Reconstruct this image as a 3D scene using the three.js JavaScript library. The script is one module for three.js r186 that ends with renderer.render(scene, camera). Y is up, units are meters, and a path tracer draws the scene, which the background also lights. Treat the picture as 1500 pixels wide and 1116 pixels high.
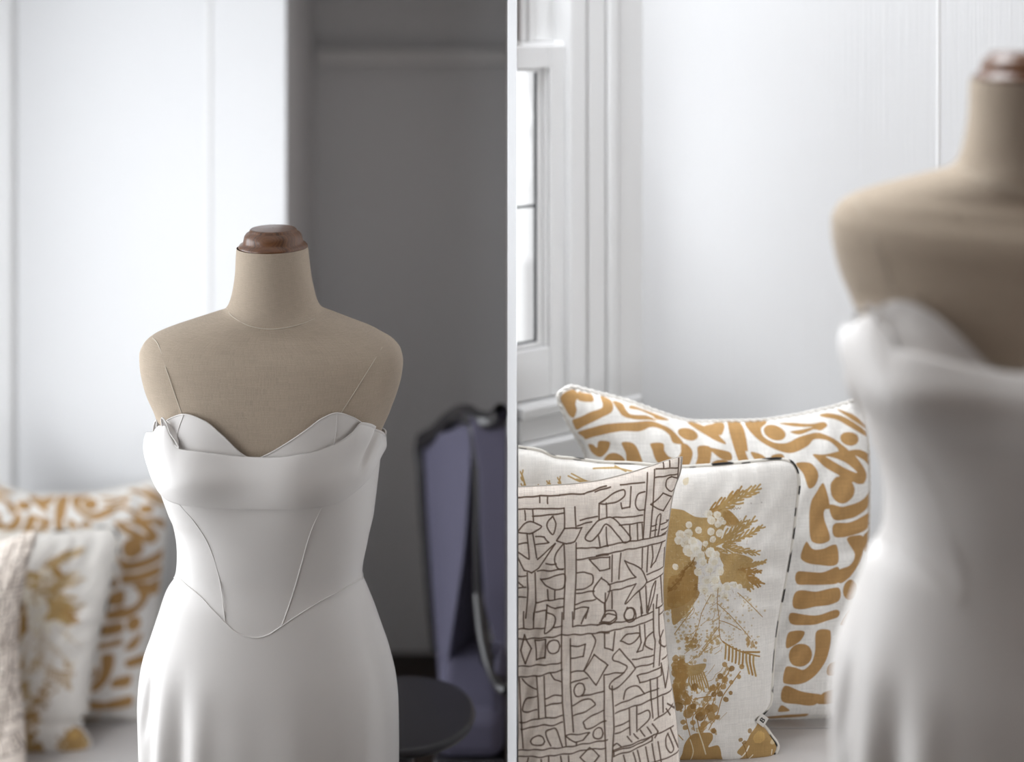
import * as THREE from 'three';
import { RoundedBoxGeometry } from 'three/addons/geometries/RoundedBoxGeometry.js';
import { mergeGeometries } from 'three/addons/utils/BufferGeometryUtils.js';
import { RectAreaLightUniformsLib } from 'three/addons/lights/RectAreaLightUniformsLib.js';

// ------------------------------------------------------------------ camera, sky, daylight, exposure
// Two rooms side by side, parted by an added thin wall that is seen end-on. Metres, y up; depth d runs along -z from the camera.
const EYE = 1.75, F = 2000, W = 1500, H = 1116;
const scene = new THREE.Scene();
const camera = new THREE.PerspectiveCamera(2 * Math.atan(H / 2 / F) * 180 / Math.PI, W / H, 0.05, 60);
camera.position.set(0, EYE, 0);
camera.setViewOffset(W, H, 0, 588, W, H);            // level camera, lens shifted down: the horizon lies just above the frame
camera.focus = 2.0; camera.userData.fStop = 1.02;
scene.background = new THREE.Color(2.0, 2.05, 2.12); // bright overcast
const renderer = new THREE.WebGLRenderer({ antialias: true });
renderer.toneMapping = THREE.LinearToneMapping;
renderer.toneMappingExposure = 1.0;
renderer.shadowMap.enabled = true;
RectAreaLightUniformsLib.init();
const DAY = new THREE.Color(0.915, 0.955, 1.0);
function daylight(name, w, h, power, pos, target) {   // daylight at a window, seen: as large as its panes, just inside them
  const l = new THREE.RectAreaLight(DAY, power, w, h);
  l.name = name; l.position.set(...pos); l.lookAt(...target); scene.add(l);
}
daylight('unseen_side_light', 1.0, 1.5, 3.4, [-1.53, EYE - 0.75, -2.06], [0, EYE - 0.75, -2.06]);  // stands for an unseen window that lights the left room
daylight('unseen_side_light', 0.5, 1.2, 3.3, [-1.53, EYE - 0.5, -1.05], [0, EYE - 0.5, -1.05]);  // added fill for the front of the left form and gown
daylight('unseen_side_light', 0.7, 1.1, 7, [2.13, EYE - 0.5, -0.55], [0, EYE - 0.5, -0.55]);  // added fill for the right wall, window casing and cushions
daylight('added_roof_light', 0.72, 0.94, 16, [-0.087, EYE + 1.13, -1.95], [0.913, EYE - 0.37, -1.95]);  // added overhead source for the right wall and the cushion tops
daylight('sash_daylight', 0.04, 0.47, 34, [0.0385, EYE - 0.387, -2.297], [0.0385 + 0.53, EYE - 0.387, -2.297 + 0.85]);

// ------------------------------------------------------------------ helpers
let seed = 7;
const rnd = () => { seed = (seed * 1664525 + 1013904223) >>> 0; return seed / 4294967296; };
const V = (x, y, z) => new THREE.Vector3(x, y, z);
const names = new Map();
function numbered(n) { const k = names.get(n) ?? 0; names.set(n, k + 1); return k ? n + '_' + String(k).padStart(3, '0') : n; }
function shade(o) { o.castShadow = o.receiveShadow = true; return o; }
function thing(name, label, category, pos = [0, 0, 0], turn = 0, group) {
  const o = new THREE.Group(); o.name = numbered(name); o.position.set(...pos); o.rotation.y = turn;
  o.userData = { label, category }; if (group) o.userData.group = group;
  scene.add(o); return o;
}
function part(name, geo, mat, parent, label) {
  const m = shade(new THREE.Mesh(geo, mat)); m.name = name; if (label) m.userData.label = label; parent.add(m); return m;
}
function struct(name, geo, mat) { const m = shade(new THREE.Mesh(geo, mat)); m.name = name; m.userData.kind = 'structure'; scene.add(m); return m; }
function structGroup(name) { const g = new THREE.Group(); g.name = name; g.userData.kind = 'structure'; scene.add(g); return g; }
function metreUV(g) {                                  // uv in metres from the dominant axis of each face
  const p = g.attributes.position, n = g.attributes.normal, uv = new Float32Array(p.count * 2);
  for (let i = 0; i < p.count; i++) {
    const ax = Math.abs(n.getX(i)), ay = Math.abs(n.getY(i)), az = Math.abs(n.getZ(i));
    const [a, b] = ay > ax && ay > az ? [p.getX(i), p.getZ(i)] : ax > az ? [p.getZ(i), p.getY(i)] : [p.getX(i), p.getY(i)];
    uv[2 * i] = a; uv[2 * i + 1] = b;
  }
  g.setAttribute('uv', new THREE.BufferAttribute(uv, 2)); return g;
}
const box = (w, h, d, x = 0, y = 0, z = 0) => metreUV(new THREE.BoxGeometry(w, h, d).translate(x, y, z));
const rbox = (w, h, d, r, x = 0, y = 0, z = 0) => metreUV(new RoundedBoxGeometry(w, h, d, 3, r).translate(x, y, z));
const span = (x0, x1, y0, y1, z0, z1) => box(x1 - x0, y1 - y0, z1 - z0, (x0 + x1) / 2, (y0 + y1) / 2, (z0 + z1) / 2);
function prism(pts, y0, y1) {                          // plan outline [x, d] raised from y0 to y1
  const s = new THREE.Shape(pts.map(([x, d]) => new THREE.Vector2(x, d)));
  const g = new THREE.ExtrudeGeometry(s, { depth: y1 - y0, bevelEnabled: false });
  g.rotateX(-Math.PI / 2).translate(0, y0, 0);
  return metreUV(g);
}
function tube(pts, r, closed = false, seg = 0, rad = 6) {
  return new THREE.TubeGeometry(new THREE.CatmullRomCurve3(pts, closed, 'centripetal'), seg || pts.length * 6, r, rad, closed);
}
function pchip(xs, ys) {                               // monotone cubic through (xs, ys)
  const n = xs.length, d = [], m = [];
  for (let i = 0; i < n - 1; i++) d.push((ys[i + 1] - ys[i]) / (xs[i + 1] - xs[i]));
  for (let i = 0; i < n; i++) m.push(i === 0 ? d[0] : i === n - 1 ? d[n - 2] : d[i - 1] * d[i] <= 0 ? 0 : 2 / (1 / d[i - 1] + 1 / d[i]));
  return (x) => {
    if (x <= xs[0]) return ys[0]; if (x >= xs[n - 1]) return ys[n - 1];
    let i = 0; while (x > xs[i + 1]) i++;
    const h = xs[i + 1] - xs[i], t = (x - xs[i]) / h, t2 = t * t, t3 = t2 * t;
    return ys[i] * (2 * t3 - 3 * t2 + 1) + m[i] * h * (t3 - 2 * t2 + t) + ys[i + 1] * (3 * t2 - 2 * t3) + m[i + 1] * h * (t3 - t2);
  };
}
const table = (rows) => pchip(rows.map((r) => r[0]), rows.map((r) => r[1]));
function grid(nu, nv, f, wrapU = false) {              // f(i/nu, j/nv) -> [Vector3, u, v]
  const pos = [], uv = [], idx = [];
  for (let j = 0; j <= nv; j++) for (let i = 0; i <= nu; i++) { const [p, a, b] = f(i / nu, j / nv); pos.push(p.x, p.y, p.z); uv.push(a, b); }
  for (let j = 0; j < nv; j++) for (let i = 0; i < nu; i++) { const a = j * (nu + 1) + i, b = a + 1, c = a + nu + 1, d = c + 1; idx.push(a, b, c, b, d, c); }
  const g = new THREE.BufferGeometry();
  g.setAttribute('position', new THREE.Float32BufferAttribute(pos, 3)); g.setAttribute('uv', new THREE.Float32BufferAttribute(uv, 2)); g.setIndex(idx);
  g.computeVertexNormals();
  if (wrapU) { const n = g.attributes.normal; for (let j = 0; j <= nv; j++) { const a = j * (nu + 1), b = a + nu, s = V(n.getX(a) + n.getX(b), n.getY(a) + n.getY(b), n.getZ(a) + n.getZ(b)).normalize(); n.setXYZ(a, s.x, s.y, s.z); n.setXYZ(b, s.x, s.y, s.z); } }
  return g;
}
function canvas(w, h) { const c = document.createElement('canvas'); c.width = w; c.height = h; return c; }
function texture(c, srgb, rep) {
  const t = new THREE.CanvasTexture(c); t.wrapS = t.wrapT = THREE.RepeatWrapping; if (srgb) t.colorSpace = THREE.SRGBColorSpace;
  if (rep) t.repeat.set(...rep); return t;
}
// woven cloth: threads that vary in thickness, over a drawn print
function weave(c, amount, period = 3, slub = 0.5) {
  const x = c.getContext('2d'), im = x.getImageData(0, 0, c.width, c.height), d = im.data, w = c.width, h = c.height;
  const cols = Array.from({ length: w }, () => rnd() - 0.5), rows = Array.from({ length: h }, () => rnd() - 0.5);
  const colRun = new Float32Array(w), rowRun = new Float32Array(h);
  for (let yy = 0; yy < h; yy++) for (let xx = 0; xx < w; xx++) {
    const i = (yy * w + xx) * 4;
    if (yy % 40 === 0) colRun[xx] = cols[(xx + yy * 7) % w]; if (xx % 60 === 0) rowRun[yy] = rows[(yy + xx * 3) % h];
    const over = (Math.floor(xx / period) + Math.floor(yy / period)) % 2 ? 1 : -1;
    const k = 1 + amount * (slub * (colRun[xx] + rowRun[yy]) + 0.25 * over + 0.5 * (rnd() - 0.5));
    d[i] = Math.min(255, d[i] * k); d[i + 1] = Math.min(255, d[i + 1] * k); d[i + 2] = Math.min(255, d[i + 2] * k);
  }
  x.putImageData(im, 0, 0); return c;
}
function plainCloth(size, color, amount, period) { const c = canvas(size, size), x = c.getContext('2d'); x.fillStyle = color; x.fillRect(0, 0, size, size); return weave(c, amount, period); }
function heightCloth(size, period) { return texture(plainCloth(size, '#808080', 0.7, period), false); }
const std = (o) => new THREE.MeshStandardMaterial(o), phys = (o) => new THREE.MeshPhysicalMaterial(o);
const rgb = (r, g, b) => new THREE.Color().setRGB(r, g, b);

// ------------------------------------------------------------------ materials of the rooms
function brushed() {                                   // vertical brush marks of the paint
  const c = canvas(512, 512), x = c.getContext('2d'); x.fillStyle = '#808080'; x.fillRect(0, 0, 512, 512);
  for (let i = 0; i < 2600; i++) { const v = 128 + (rnd() - 0.5) * 70 | 0, l = 60 + rnd() * 240, px = rnd() * 512, py = rnd() * 512 - 100; x.strokeStyle = `rgba(${v},${v},${v},0.35)`; x.lineWidth = 0.6 + rnd() * 1.8; x.beginPath(); x.moveTo(px, py); x.bezierCurveTo(px + rnd() * 6 - 3, py + l / 3, px + rnd() * 6 - 3, py + l * 0.7, px + rnd() * 4 - 2, py + l); x.stroke(); }
  return texture(c, false, [2.2, 1.6]);
}
const brush = brushed();
const M = {
  white: std({ color: rgb(0.8, 0.8, 0.805), roughness: 0.55, bumpMap: brush, bumpScale: 0.0025 }),
  trim: phys({ color: rgb(0.84, 0.835, 0.83), roughness: 0.38, clearcoat: 0.15, clearcoatRoughness: 0.4, bumpMap: brush, bumpScale: 0.0004 }),
  room: std({ color: rgb(0.33, 0.265, 0.22), roughness: 0.9 }),
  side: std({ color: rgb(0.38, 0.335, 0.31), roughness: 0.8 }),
  bench: phys({ color: rgb(0.56, 0.535, 0.52), roughness: 0.5, bumpMap: brush, bumpScale: 0.0006 }),
  lead: std({ color: rgb(0.06, 0.065, 0.07), roughness: 0.55, metalness: 0.6 }),
  glass: phys({ color: 0xffffff, roughness: 0.02, transmission: 1, thickness: 0 }),
  black: phys({ color: rgb(0.012, 0.011, 0.013), roughness: 0.3, clearcoat: 0.6, clearcoatRoughness: 0.2 }),
};
function woodMap(base, dark, size = 512, rings = 26) {
  const c = canvas(size, size), x = c.getContext('2d'); x.fillStyle = base; x.fillRect(0, 0, size, size);
  for (let i = 0; i < rings * 12; i++) { const y = rnd() * size; x.strokeStyle = dark; x.globalAlpha = 0.05 + rnd() * 0.22; x.lineWidth = 0.6 + rnd() * 3.5; x.beginPath(); x.moveTo(-5, y); x.bezierCurveTo(size * 0.3, y + rnd() * 26 - 13, size * 0.6, y + rnd() * 26 - 13, size + 5, y + rnd() * 14 - 7); x.stroke(); }
  x.globalAlpha = 1; return texture(c, true);
}
M.wood = phys({ map: woodMap('#744a2a', '#2b1608'), roughness: 0.42, clearcoat: 0.45, clearcoatRoughness: 0.14 });
M.boards = std({ map: woodMap('#33271f', '#1c130d'), roughness: 0.6 });

// ------------------------------------------------------------------ the setting
const TOP = EYE + 1.57, SOF = EYE + 0.05;
struct('floor', span(-1.7, 2.3, -0.06, 0, -3.9, 2.2), M.boards);
struct('ceiling', span(0.5, 2.3, TOP, TOP + 0.08, -3.9, 2.2), M.room);
struct('wall_behind', span(-1.7, 2.3, 0, TOP, 2.1, 2.2), M.room);
{ // right wall, with an added window out of view that fills the right room
  const d0 = 0.17, d1 = 0.93, y0 = EYE - 1.08, y1 = EYE + 0.08;
  struct('wall_right', mergeGeometries([span(2.2, 2.3, 0, TOP, -d0, 2.1), span(2.2, 2.3, 0, TOP, -3.9, -d1), span(2.2, 2.3, 0, y0, -d1, -d0), span(2.2, 2.3, y1, TOP, -d1, -d0)]), M.room);
  const w = structGroup('unseen_window_5');
  for (const d of [d0 + 0.02, d1 - 0.02]) part('stile', rbox(0.05, y1 - y0, 0.04, 0.004, 2.2, (y0 + y1) / 2, -d), M.trim, w);
  for (const y of [y0 + 0.02, (y0 + y1) / 2, y1 - 0.02]) part('rail', rbox(0.05, 0.04, d1 - d0, 0.004, 2.2, y, -(d0 + d1) / 2), M.trim, w);
  part('pane', box(0.004, y1 - y0 - 0.06, d1 - d0 - 0.06, 2.22, (y0 + y1) / 2, -(d0 + d1) / 2), M.glass, w);
}
{ // left wall, two unseen windows: the farther lights the left room, the nearer is added fill
  const x0 = -1.66, x1 = -1.58, A = { d0: 1.53, d1: 2.59, y0: EYE - 1.53, y1: EYE + 0.02 }, B = { d0: 0.77, d1: 1.33, y0: EYE - 1.13, y1: EYE + 0.13 };
  struct('wall_left', mergeGeometries([span(x0, x1, 0, TOP, -B.d0, 2.1), span(x0, x1, 0, TOP, -A.d0, -B.d1), span(x0, x1, 0, TOP, -3.9, -A.d1), ...[A, B].flatMap((q) => [span(x0, x1, 0, q.y0, -q.d1, -q.d0), span(x0, x1, q.y1, TOP, -q.d1, -q.d0)])]), M.white);
  [A, B].forEach(({ d0, d1, y0, y1 }, k) => {
    const w = structGroup('unseen_window_' + (k ? 4 : 2)), n = k ? 1 : 2, q = (d1 - d0) / n;
    for (let i = 0; i <= n; i++) part('stile', rbox(0.05, y1 - y0, 0.04, 0.004, -1.61, (y0 + y1) / 2, -(d0 + q * i + (i === 0 ? 0.02 : i === n ? -0.02 : 0))), M.trim, w);
    for (const y of [y0 + 0.025, (y0 + y1) / 2, y1 - 0.025]) part('rail', rbox(0.05, 0.05, d1 - d0, 0.004, -1.61, y, -(d0 + d1) / 2), M.trim, w);
    for (let i = 0; i < n; i++) part('pane', box(0.004, y1 - y0 - 0.06, q - 0.05, -1.625, (y0 + y1) / 2, -(d0 + q * (i + 0.5))), M.glass, w);
  });
}
// added low ceiling that shades the left room, and above it an added roof slope and roof light for the right room
struct('added_low_ceiling', span(-1.58, 0.007, SOF, SOF + 0.04, -3.9, -1.15), M.white);
{
  const A = Math.atan2(1, 1.5), L = 2.05, d0 = 1.56, d1 = 2.34, s0 = -0.5, s1 = 0.5;   // s runs up the slope from the middle of the added roof light
  const slope = (g) => g.rotateZ(A).translate(-0.1, EYE + 1.15, 0), lift = (s, e, t, u, d, f) => slope(span(s, e, t, u, -f, -d));
  struct('added_ceiling_slope', mergeGeometries([lift(-1.79, s0, 0, 0.07, -2.2, 2.66), lift(s1, L - 1.3, 0, 0.07, -2.2, 2.66), lift(s0, s1, 0, 0.07, -2.2, d0), lift(s0, s1, 0, 0.07, d1, 2.66)]), M.room);
  struct('wall_upper_back', span(-1.58, 0.03, SOF + 0.04, TOP + 0.1, -2.66, -2.58), M.white);
  const w = structGroup('unseen_window_3');
  for (const d of [d0 + 0.02, d1 - 0.02]) part('stile', lift(s0, s1, 0.01, 0.06, d - 0.02, d + 0.02), M.trim, w);
  for (const s of [s0 + 0.02, s1 - 0.02]) part('rail', lift(s - 0.02, s + 0.02, 0.01, 0.06, d0, d1), M.trim, w);
  part('pane', lift(s0 + 0.03, s1 - 0.03, 0.04, 0.044, d0 + 0.03, d1 - 0.03), M.glass, w);
}
// added thin divider standing for a white dividing strip, its end mitred to catch light
struct('added_divider', prism([[0.0064, 1.895], [-0.0061, 1.932], [-0.0061, 2.32], [0.0064, 2.32]], 0, SOF), M.white);
struct('unseen_wall_side', span(-0.0061, 0.0064, 0, SOF, -3.9, -2.3201), M.side);  // unseen rear part of the divider, toned dark to keep the recess dim
struct('unseen_light_blocker', span(-0.66, -0.62, 0, SOF, -1.33, -0.6), M.room);   // unseen blocker beside the camera, placed to keep the nearer gown in shade

// left room: bright wall, moulding, recess with the grey wall and its picture rail
const along = (c, u, s) => [c[0] + u[0] * s, c[1] + u[1] * s];
const LC = [-1.19, 3.17], U = [0.93, -0.37];           // corner and direction of the lit wall
{
  const a = along(LC, U, -0.45), b = along(LC, U, 0.765), n = [0.37, 0.93];
  struct('wall_left_room', prism([a, b, [-0.51, 3.551], [-0.51, 3.9], [a[0], 3.9]], 0, SOF), M.white);
  const t = along(LC, U, 0.573);
  const m = new THREE.Mesh(metreUV(new THREE.CylinderGeometry(0.012, 0.012, SOF, 16)), M.trim); m.name = 'trim_1'; m.userData.kind = 'structure'; m.position.set(t[0] + 0.003, SOF / 2, -t[1] - 0.007); scene.add(shade(m));
  struct('wall_recess', span(b[0] - 0.1, -0.006, 0, SOF, -3.9, -3.55), M.white);
  struct('trim_2', mergeGeometries([rbox(0.5, 0.03, 0.05, 0.008, -0.256, EYE - 0.203, -3.525), rbox(0.5, 0.012, 0.07, 0.005, -0.256, EYE - 0.184, -3.515)]), M.trim);
  // architrave of the window in the left corner
  const c0 = along(LC, U, -0.02), c1 = along(LC, U, 0.05);
  struct('trim_3', prism([along(c0, n, -0.05), along(c1, n, -0.02), along(c1, n, 0.02), along(c0, n, 0.02)], 0, SOF), M.trim);
}
// right room: window wall, corner, papered wall with a bead moulding
const RC = [0.229, 2.45], WD = [-0.85, -0.53];
{
  const e = along(RC, U, 2.2);
  struct('wall_right_room', prism([RC, e, [2.25, 3.0], along(RC, [0.53, 0.85], 0.3)], 0, TOP), M.white);
  const t = along(RC, U, 0.513);
  const m = new THREE.Mesh(metreUV(new THREE.CylinderGeometry(0.005, 0.005, TOP, 14)), M.trim); m.name = 'trim_4'; m.userData.kind = 'structure'; m.position.set(t[0] + 0.001, TOP / 2, -t[1] - 0.0035); scene.add(shade(m));
}
{ // sash window of the right room; local x runs from the corner along the window wall, local z goes outdoors (z0, z1 count into the room)
  const w = structGroup('unseen_window_1'); w.position.set(RC[0], 0, -RC[1]); w.rotation.y = Math.PI + Math.atan2(0.53, 0.85);
  const bx = (name, t0, t1, y0, y1, z0, z1, r = 0.003, mat = M.trim) => part(name, rbox(t1 - t0, y1 - y0, z1 - z0, r, (t0 + t1) / 2, (y0 + y1) / 2, -(z0 + z1) / 2), mat, w);
  const Y = (py) => EYE - (py + 30) / F * 2.36, L = 0.262;
  bx('architrave', -0.03, 0.123, 0, TOP, -0.06, 0.0005, 0.0004);
  bx('architrave', -0.03, 0.05, 0, TOP, -0.05, 0.004); bx('architrave', 0.052, 0.076, 0, TOP, -0.05, 0.012, 0.008); bx('architrave', 0.08, 0.116, 0, TOP, -0.05, 0.007);
  bx('architrave', 0.116, 0.123, 0, TOP, -0.05, -0.004, 0.002); bx('stop_bead', 0.123, 0.157, 0, TOP, -0.06, 0.01, 0.004);
  // lower sash
  const Z = -0.03, E = 0.257;
  bx('stile', 0.154, 0.187, Y(580), Y(66), Z, -0.008); bx('rail', 0.187, E, Y(100), Y(66), Z, -0.008); bx('rail', 0.187, E, Y(580), Y(507), Z, -0.008);
  bx('glazing_bead', 0.187, 0.195, Y(507), Y(100), Z, -0.014); bx('glazing_bead', 0.195, 0.2065, Y(507), Y(100), Z, -0.02);
  bx('glazing_bead', 0.2065, E, Y(507), Y(500), Z, -0.018); bx('glazing_bead', 0.2065, E, Y(104), Y(100), Z, -0.015);
  part('pane', box(E - 0.2065, Y(100) - Y(507), 0.003, (E + 0.2065) / 2, (Y(100) + Y(507)) / 2, 0.027), M.glass, w);
  part('lead_came', box(0.0035, Y(106) - Y(500), 0.004, 0.208, (Y(106) + Y(500)) / 2, 0.0235), M.lead, w);
  part('lead_came', box(E - 0.2065, 0.004, 0.004, (E + 0.2065) / 2, Y(301), 0.0235), M.lead, w);
  part('lead_came', box(E - 0.2065, 0.003, 0.004, (E + 0.2065) / 2, Y(499), 0.0235), M.lead, w);
  // upper sash, set further out
  bx('stile', 0.15, 0.2, Y(62), TOP, -0.055, -0.04); bx('stile', 0.205, 0.215, Y(62), TOP, -0.055, -0.03); bx('glazing_bead', 0.215, 0.228, Y(62), TOP, -0.055, -0.038); bx('rail', 0.15, 0.242, Y(100), Y(62), -0.055, -0.012);
  part('pane', box(0.014, TOP - Y(60), 0.003, 0.235, (Y(60) + TOP) / 2, 0.05), M.glass, w);
  // sill and panelling below
  bx('sill', 0.12, L, Y(600), Y(582), -0.03, 0.02, 0.006); bx('apron', 0.0, L, Y(634), Y(600), -0.03, 0.012, 0.004); bx('apron', 0.0, L, 0, Y(634), -0.02, 0.03, 0.004);
}
// outdoors, seen through the right window
{
  const p = thing('veranda_post', 'pale turned veranda post outdoors behind the leaded window pane', 'post', [0.062, 0.9, -4.2]);
  const pr = [[0.02, 0], [0.02, 0.35], [0.03, 0.38], [0.016, 0.42], [0.03, 0.52], [0.034, 0.6], [0.018, 0.68], [0.03, 0.72], [0.026, 0.76], [0.026, 1.2]];
  part('shaft', new THREE.LatheGeometry(pr.map(([r, y]) => new THREE.Vector2(r, y)), 24), M.trim, p);
  part('base_block', rbox(0.07, 0.9, 0.07, 0.005, 0, -0.45, 0), M.trim, p);
}
struct('ground_outdoors', span(-8, 8, -0.4, -0.3, -14, -3.95), std({ color: rgb(0.7, 0.7, 0.68), roughness: 0.95 }));

// benches and the raised floor of the right room
const RB = EYE - 1.162, LB = EYE - 1.55;
struct('floor_raised', span(0.0068, 2.2, 0, 0.29, -2.5, -0.75), M.boards);
function boards(root, x0, x1, d0, d1, y, n, turn) {     // bench top of boards with open joints
  const w = (d1 - d0) / n;
  for (let i = 0; i < n; i++) part('board', rbox(x1 - x0, 0.022, w - 0.0015, 0.0015, (x0 + x1) / 2, y - 0.011, -(d0 + w * (i + 0.5))), M.bench, root);
}
{
  const b = thing('window_bench', 'pale painted window bench of wide boards under the three cushions by the sash window', 'bench', [0.0068, 0.29, 0]);
  boards(b, 0.002, 1.5, 1.76, 2.12, RB - 0.29, 2);
  part('board', prism([[0.002, 2.1215], [1.5, 2.1215], [1.0, 2.13], [0.26, 2.415], [0.24, 2.4], [0.002, 2.262]], RB - 0.29 - 0.022, RB - 0.29), M.bench, b);
  part('front_panel', rbox(1.49, RB - 0.29 - 0.022, 0.02, 0.003, 0.75, (RB - 0.312) / 2, -1.79), M.trim, b);
  const c = thing('low_bench', 'low grey painted bench under the blurred cushions in the left room', 'bench', [0, 0, 0]);
  boards(c, -1.5, -0.56, 2.3, 2.86, LB, 2);
  part('board', prism([[-1.5, 2.8615], [-0.56, 2.8615], [-0.56, 2.9], [-1.19, 3.15], [-1.5, 3.15]], LB - 0.022, LB), M.bench, c);
  part('front_panel', rbox(0.93, LB - 0.022, 0.02, 0.003, -1.03, (LB - 0.022) / 2, -2.33), M.trim, c);
}

// ------------------------------------------------------------------ dress form and gown
const D0 = 2.05, S0 = D0 / F, PY = (y) => (EYE - y) / S0 - 30, CX = 397;
function profile(rows) {                               // rows: py, left px, right px, front depth, back depth, squareness
  const c = (k) => pchip(rows.map((r) => r[0]), rows.map(k));
  const cx = c((r) => ((r[1] + r[2]) / 2 - CX) * S0), a = c((r) => (r[2] - r[1]) / 2 * S0), f = c((r) => r[3]), b = c((r) => r[4]), n = c((r) => r[5]);
  return (y) => { const p = PY(y); return { cx: cx(p), a: a(p), f: f(p), b: b(p), n: n(p) }; };
}
const BODY = profile([
  [350, 350, 449, .05, .05, 2], [365, 347, 451, .052, .052, 2], [400, 345, 455, .054, .055, 2], [430, 340, 461, .056, .058, 2], [445, 335, 466, .058, .06, 2], [454, 327, 473, .06, .062, 2], [462, 303, 494, .061, .063, 2.05], [472, 272, 520, .063, .066, 2.15], [482, 243, 546, .065, .07, 2.25], [490, 225, 560, .069, .073, 2.35], [500, 213, 576, .073, .078, 2.45], [515, 207, 587, .08, .086, 2.5], [530, 207.5, 590, .084, .092, 2.5], [550, 211, 588, .087, .097, 2.5], [570, 217, 583, .09, .1, 2.5], [600, 230, 572, .093, .1, 2.4], [640, 240, 556, .095, .098, 2.35], [690, 243, 549, .096, .094, 2.3], [740, 258, 540, .094, .088, 2.2], [790, 270, 530, .086, .084, 2.2], [830, 270, 521, .082, .086, 2.2]]);
const GOWN = profile([
  [595, 232, 566, .096, .103, 2.4], [640, 233, 557, .098, .102, 2.35], [690, 237, 552, .1, .098, 2.3], [740, 251, 546, .097, .092, 2.2], [760, 259, 543, .094, .09, 2.2], [790, 264, 536, .09, .088, 2.2], [830, 263, 528, .086, .09, 2.2], [845, 259, 527, .087, .093, 2.2], [862, 248, 533, .09, .097, 2.2], [900, 235, 548, .097, .108, 2.2], [930, 225, 558, .103, .118, 2.2], [960, 215, 568, .109, .128, 2.2], [1000, 209, 577, .114, .136, 2.2], [1030, 208, 580, .117, .14, 2.2], [1084, 211, 581, .12, .14, 2.2], [1116, 213, 581, .122, .138, 2.2], [1300, 210, 584, .14, .16, 2.1], [1680, 170, 625, .21, .25, 2]]);
const sgn = Math.sign, pw = (v, e) => sgn(v) * Math.pow(Math.abs(v), e);
const bust = (x, y, P) => { let s = 0; for (const [px, py] of [[292, 668], [462, 668]]) { const dx = (x - (px - CX) * S0) / 0.062, dy = (y - (EYE - (py + 30) * S0)) / 0.062; s += Math.exp(-dx * dx - dy * dy); } return s * (P === BODY ? 0.01 : 0.017); };
function surf(P, th, y, off = 0, bumps = 1) {
  const q = P(y), c = Math.cos(th), s = Math.sin(th), e = 2 / q.n;
  const x = q.cx + (q.a + off) * pw(c, e); let z = ((s > 0 ? q.f : q.b) + off) * pw(s, e);
  if (s > 0 && bumps) z += bust(x, y, P) * Math.min(1, s * 1.6);
  return V(x, y, z);
}
function onFront(P, px, py, off) {                     // the point of the front that the photograph shows at this pixel
  let z = 0.09, x = 0, y = 0;
  for (let i = 0; i < 8; i++) {
    const d = D0 - z; x = (px - 750) / F * d - (CX - 750) * S0; y = EYE - (py + 30) / F * d;
    const q = P(y), u = Math.min(0.9999, Math.abs((x - q.cx) / (q.a + off)));
    z = (q.f + off) * Math.pow(1 - Math.pow(u, q.n), 1 / q.n) + bust(x, y, P) * Math.min(1, Math.sqrt(1 - Math.pow(u, q.n)) * 1.6);
  }
  return V(x, y, z);
}
const line = (P, pts, off, r) => tube(pts.map(([a, b]) => onFront(P, a, b, off)), r);
function edgeY(P, front, back, off) {                  // height of an edge for every direction round the body
  return (th) => {
    const c = Math.cos(th), s = Math.sin(th);
    if (s <= 0) { const k = c * c, e = c < 0 ? front(0) : front(1500); return EYE - (back + (e - back) * k * k + 30) * S0; }
    let y = EYE - 0.7, z = 0.09;
    for (let i = 0; i < 6; i++) { const p = surf(P, th, y, off); z = p.z; y = EYE - (front(750 + (p.x + (CX - 750) * S0) / (D0 - z) * F) + 30) / F * (D0 - z); }
    return y;
  };
}
// cloth: linen of the form, crepe satin of the gown
const linen = phys({ map: texture(plainCloth(512, '#bbab98', 0.16, 2), true, [10, 10]), bumpMap: (() => { const t = heightCloth(512, 2); t.repeat.set(10, 10); return t; })(), bumpScale: 0.0006, roughness: 0.95, sheen: 0.3, sheenRoughness: 0.6, sheenColor: rgb(0.9, 0.85, 0.78) });
const seamMat = std({ color: rgb(0.66, 0.6, 0.5), roughness: 0.9 });
const satin = phys({ color: rgb(0.8, 0.768, 0.738), roughness: 0.4, sheen: 0.4, sheenRoughness: 0.35, sheenColor: rgb(1, 1, 1), bumpMap: (() => { const t = heightCloth(256, 1); t.repeat.set(40, 40); return t; })(), bumpScale: 0.00012 });
const TAU = Math.PI * 2;

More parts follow.
